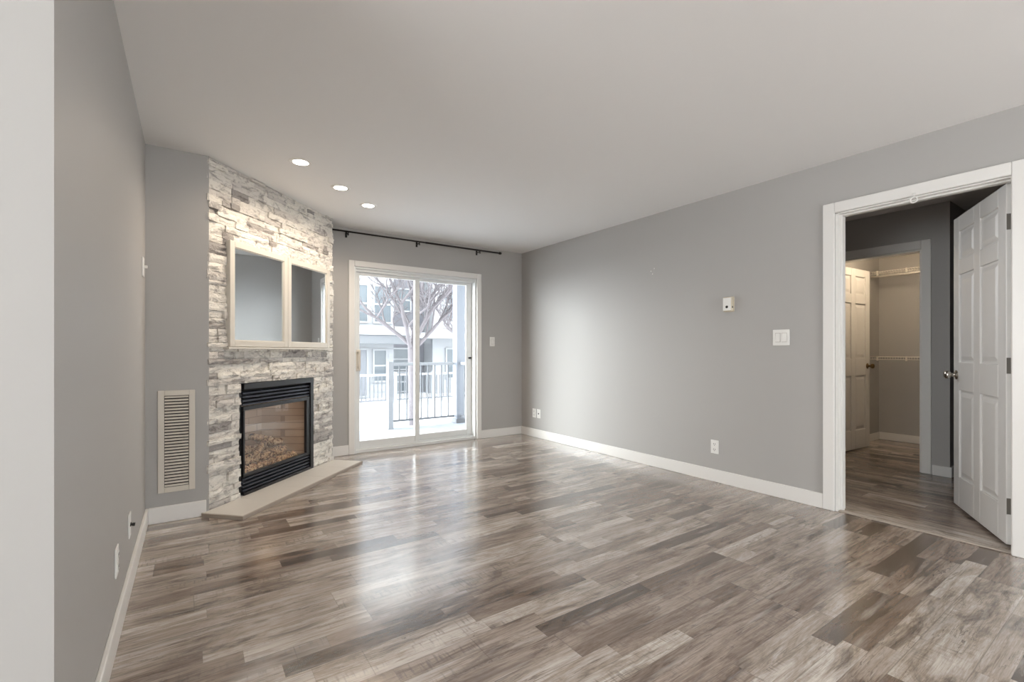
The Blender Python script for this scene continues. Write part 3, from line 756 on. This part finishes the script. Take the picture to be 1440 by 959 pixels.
tree('bare_tree', 'second bare tree farther back seen to the right of the patio column', (7.0, 12.4, -.51), 6.0, 17, .1, .85, .09, 1.6)

# far building
fbg = thing('apartment_building', 'white sided two storey building across the snowy yard', 'building', (6, 16, -.5))
def B3(b, x0, x1, y0, y1, z0, z1): b.box(x0-6, x1-6, y0-16, y1-16, z0+.5, z1+.5)
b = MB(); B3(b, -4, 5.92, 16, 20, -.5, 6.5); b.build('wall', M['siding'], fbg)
b = MB(); B3(b, 5.93, 7.6, 17.2, 20, -.5, 6.5); b.build('recessed_wall', M['recess'], fbg, label='recessed wall with its shade painted grey lilac')
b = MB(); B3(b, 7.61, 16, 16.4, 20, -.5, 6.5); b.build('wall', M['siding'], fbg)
b = MB(); B3(b, -4, 6.5, 15.3, 16.0, 1.37, 1.66); b.build('soffit_shade_band', M['band'], fbg, label='grey band painted as the shade under the balcony')  # band stands in for the shadowed soffit
b = MB(); B3(b, -4, 6.5, 15.25, 16.0, 1.67, 1.96); b.build('balcony_slab', M['siding'], fbg)
b = MB(); B3(b, 6.6, 16, 15.6, 16.4, 1.6, 1.8); b.build('balcony_slab', M['siding'], fbg)
for k in range(22):
    b = MB(); B3(b, -4, 5.92, 15.985, 16.0, -.3+k*.3, -.285+k*.3); b.build('siding_lap', M['band'] if False else M['siding'], fbg)
def win(x0, x1, z0, z1, y=16.0, m='wing', mull=True):
    f = MB(); t = .06
    B3(f, x0-t, x0, y-.06, y, z0-t, z1+t); B3(f, x1, x1+t, y-.06, y, z0-t, z1+t); B3(f, x0, x1, y-.06, y, z0-t, z0); B3(f, x0, x1, y-.06, y, z1, z1+t)
    if mull: B3(f, x0, x1, y-.05, y, (z0+z1)/2-.03, (z0+z1)/2+.03)
    o = f.build('window', M['siding'], fbg); g = MB(); B3(g, x0, x1, y-.03, y-.005, z0, z1); g.build('pane', M[m], o)
win(4.45, 4.97, 2.15, 3.38); win(5.23, 5.80, 2.15, 3.38); win(2.6, 3.6, 2.15, 3.38)
win(4.3, 4.95, -.4, 1.17, m='greydoor', mull=False); win(5.22, 5.62, .1, 1.15); win(2.4, 3.4, -.1, 1.15)
win(6.05, 6.95, .45, 1.2, 17.2); win(6.2, 7.0, 2.7, 3.5, 17.2); win(6.1, 6.9, -.4, .3, 17.2)
win(8.1, 8.9, 2.4, 3.5, 16.4); win(9.6, 10.4, 2.4, 3.5, 16.4); win(8.2, 9.2, .1, 1.2, 16.4); win(10.2, 11.2, .1, 1.2, 16.4)
fr2 = thing('yard_railing', 'far white railing before the building across the yard', 'railing', (7, 14.2, -.51))
b = MB(); b.box(-8, 6, -.03, .03, .86, .93); b.build('top_rail', M['rail'], fr2); b = MB(); b.box(-8, 6, -.02, .02, .08, .13); b.build('bottom_rail', M['grail'], fr2)
for k in range(11):
    x = -6.9+k*1.3; b = MB(); b.box(x-.05, x+.05, -.05, .05, 0, .98); b.build('post', M['rail'], fr2)
b = MB()
for k in range(113):
    x = -7.95+k*.124; b.box(x-.014, x+.014, -.012, .012, .13, .86)
o = b.build('balusters', M['band'], fr2); o['kind'] = 'stuff'
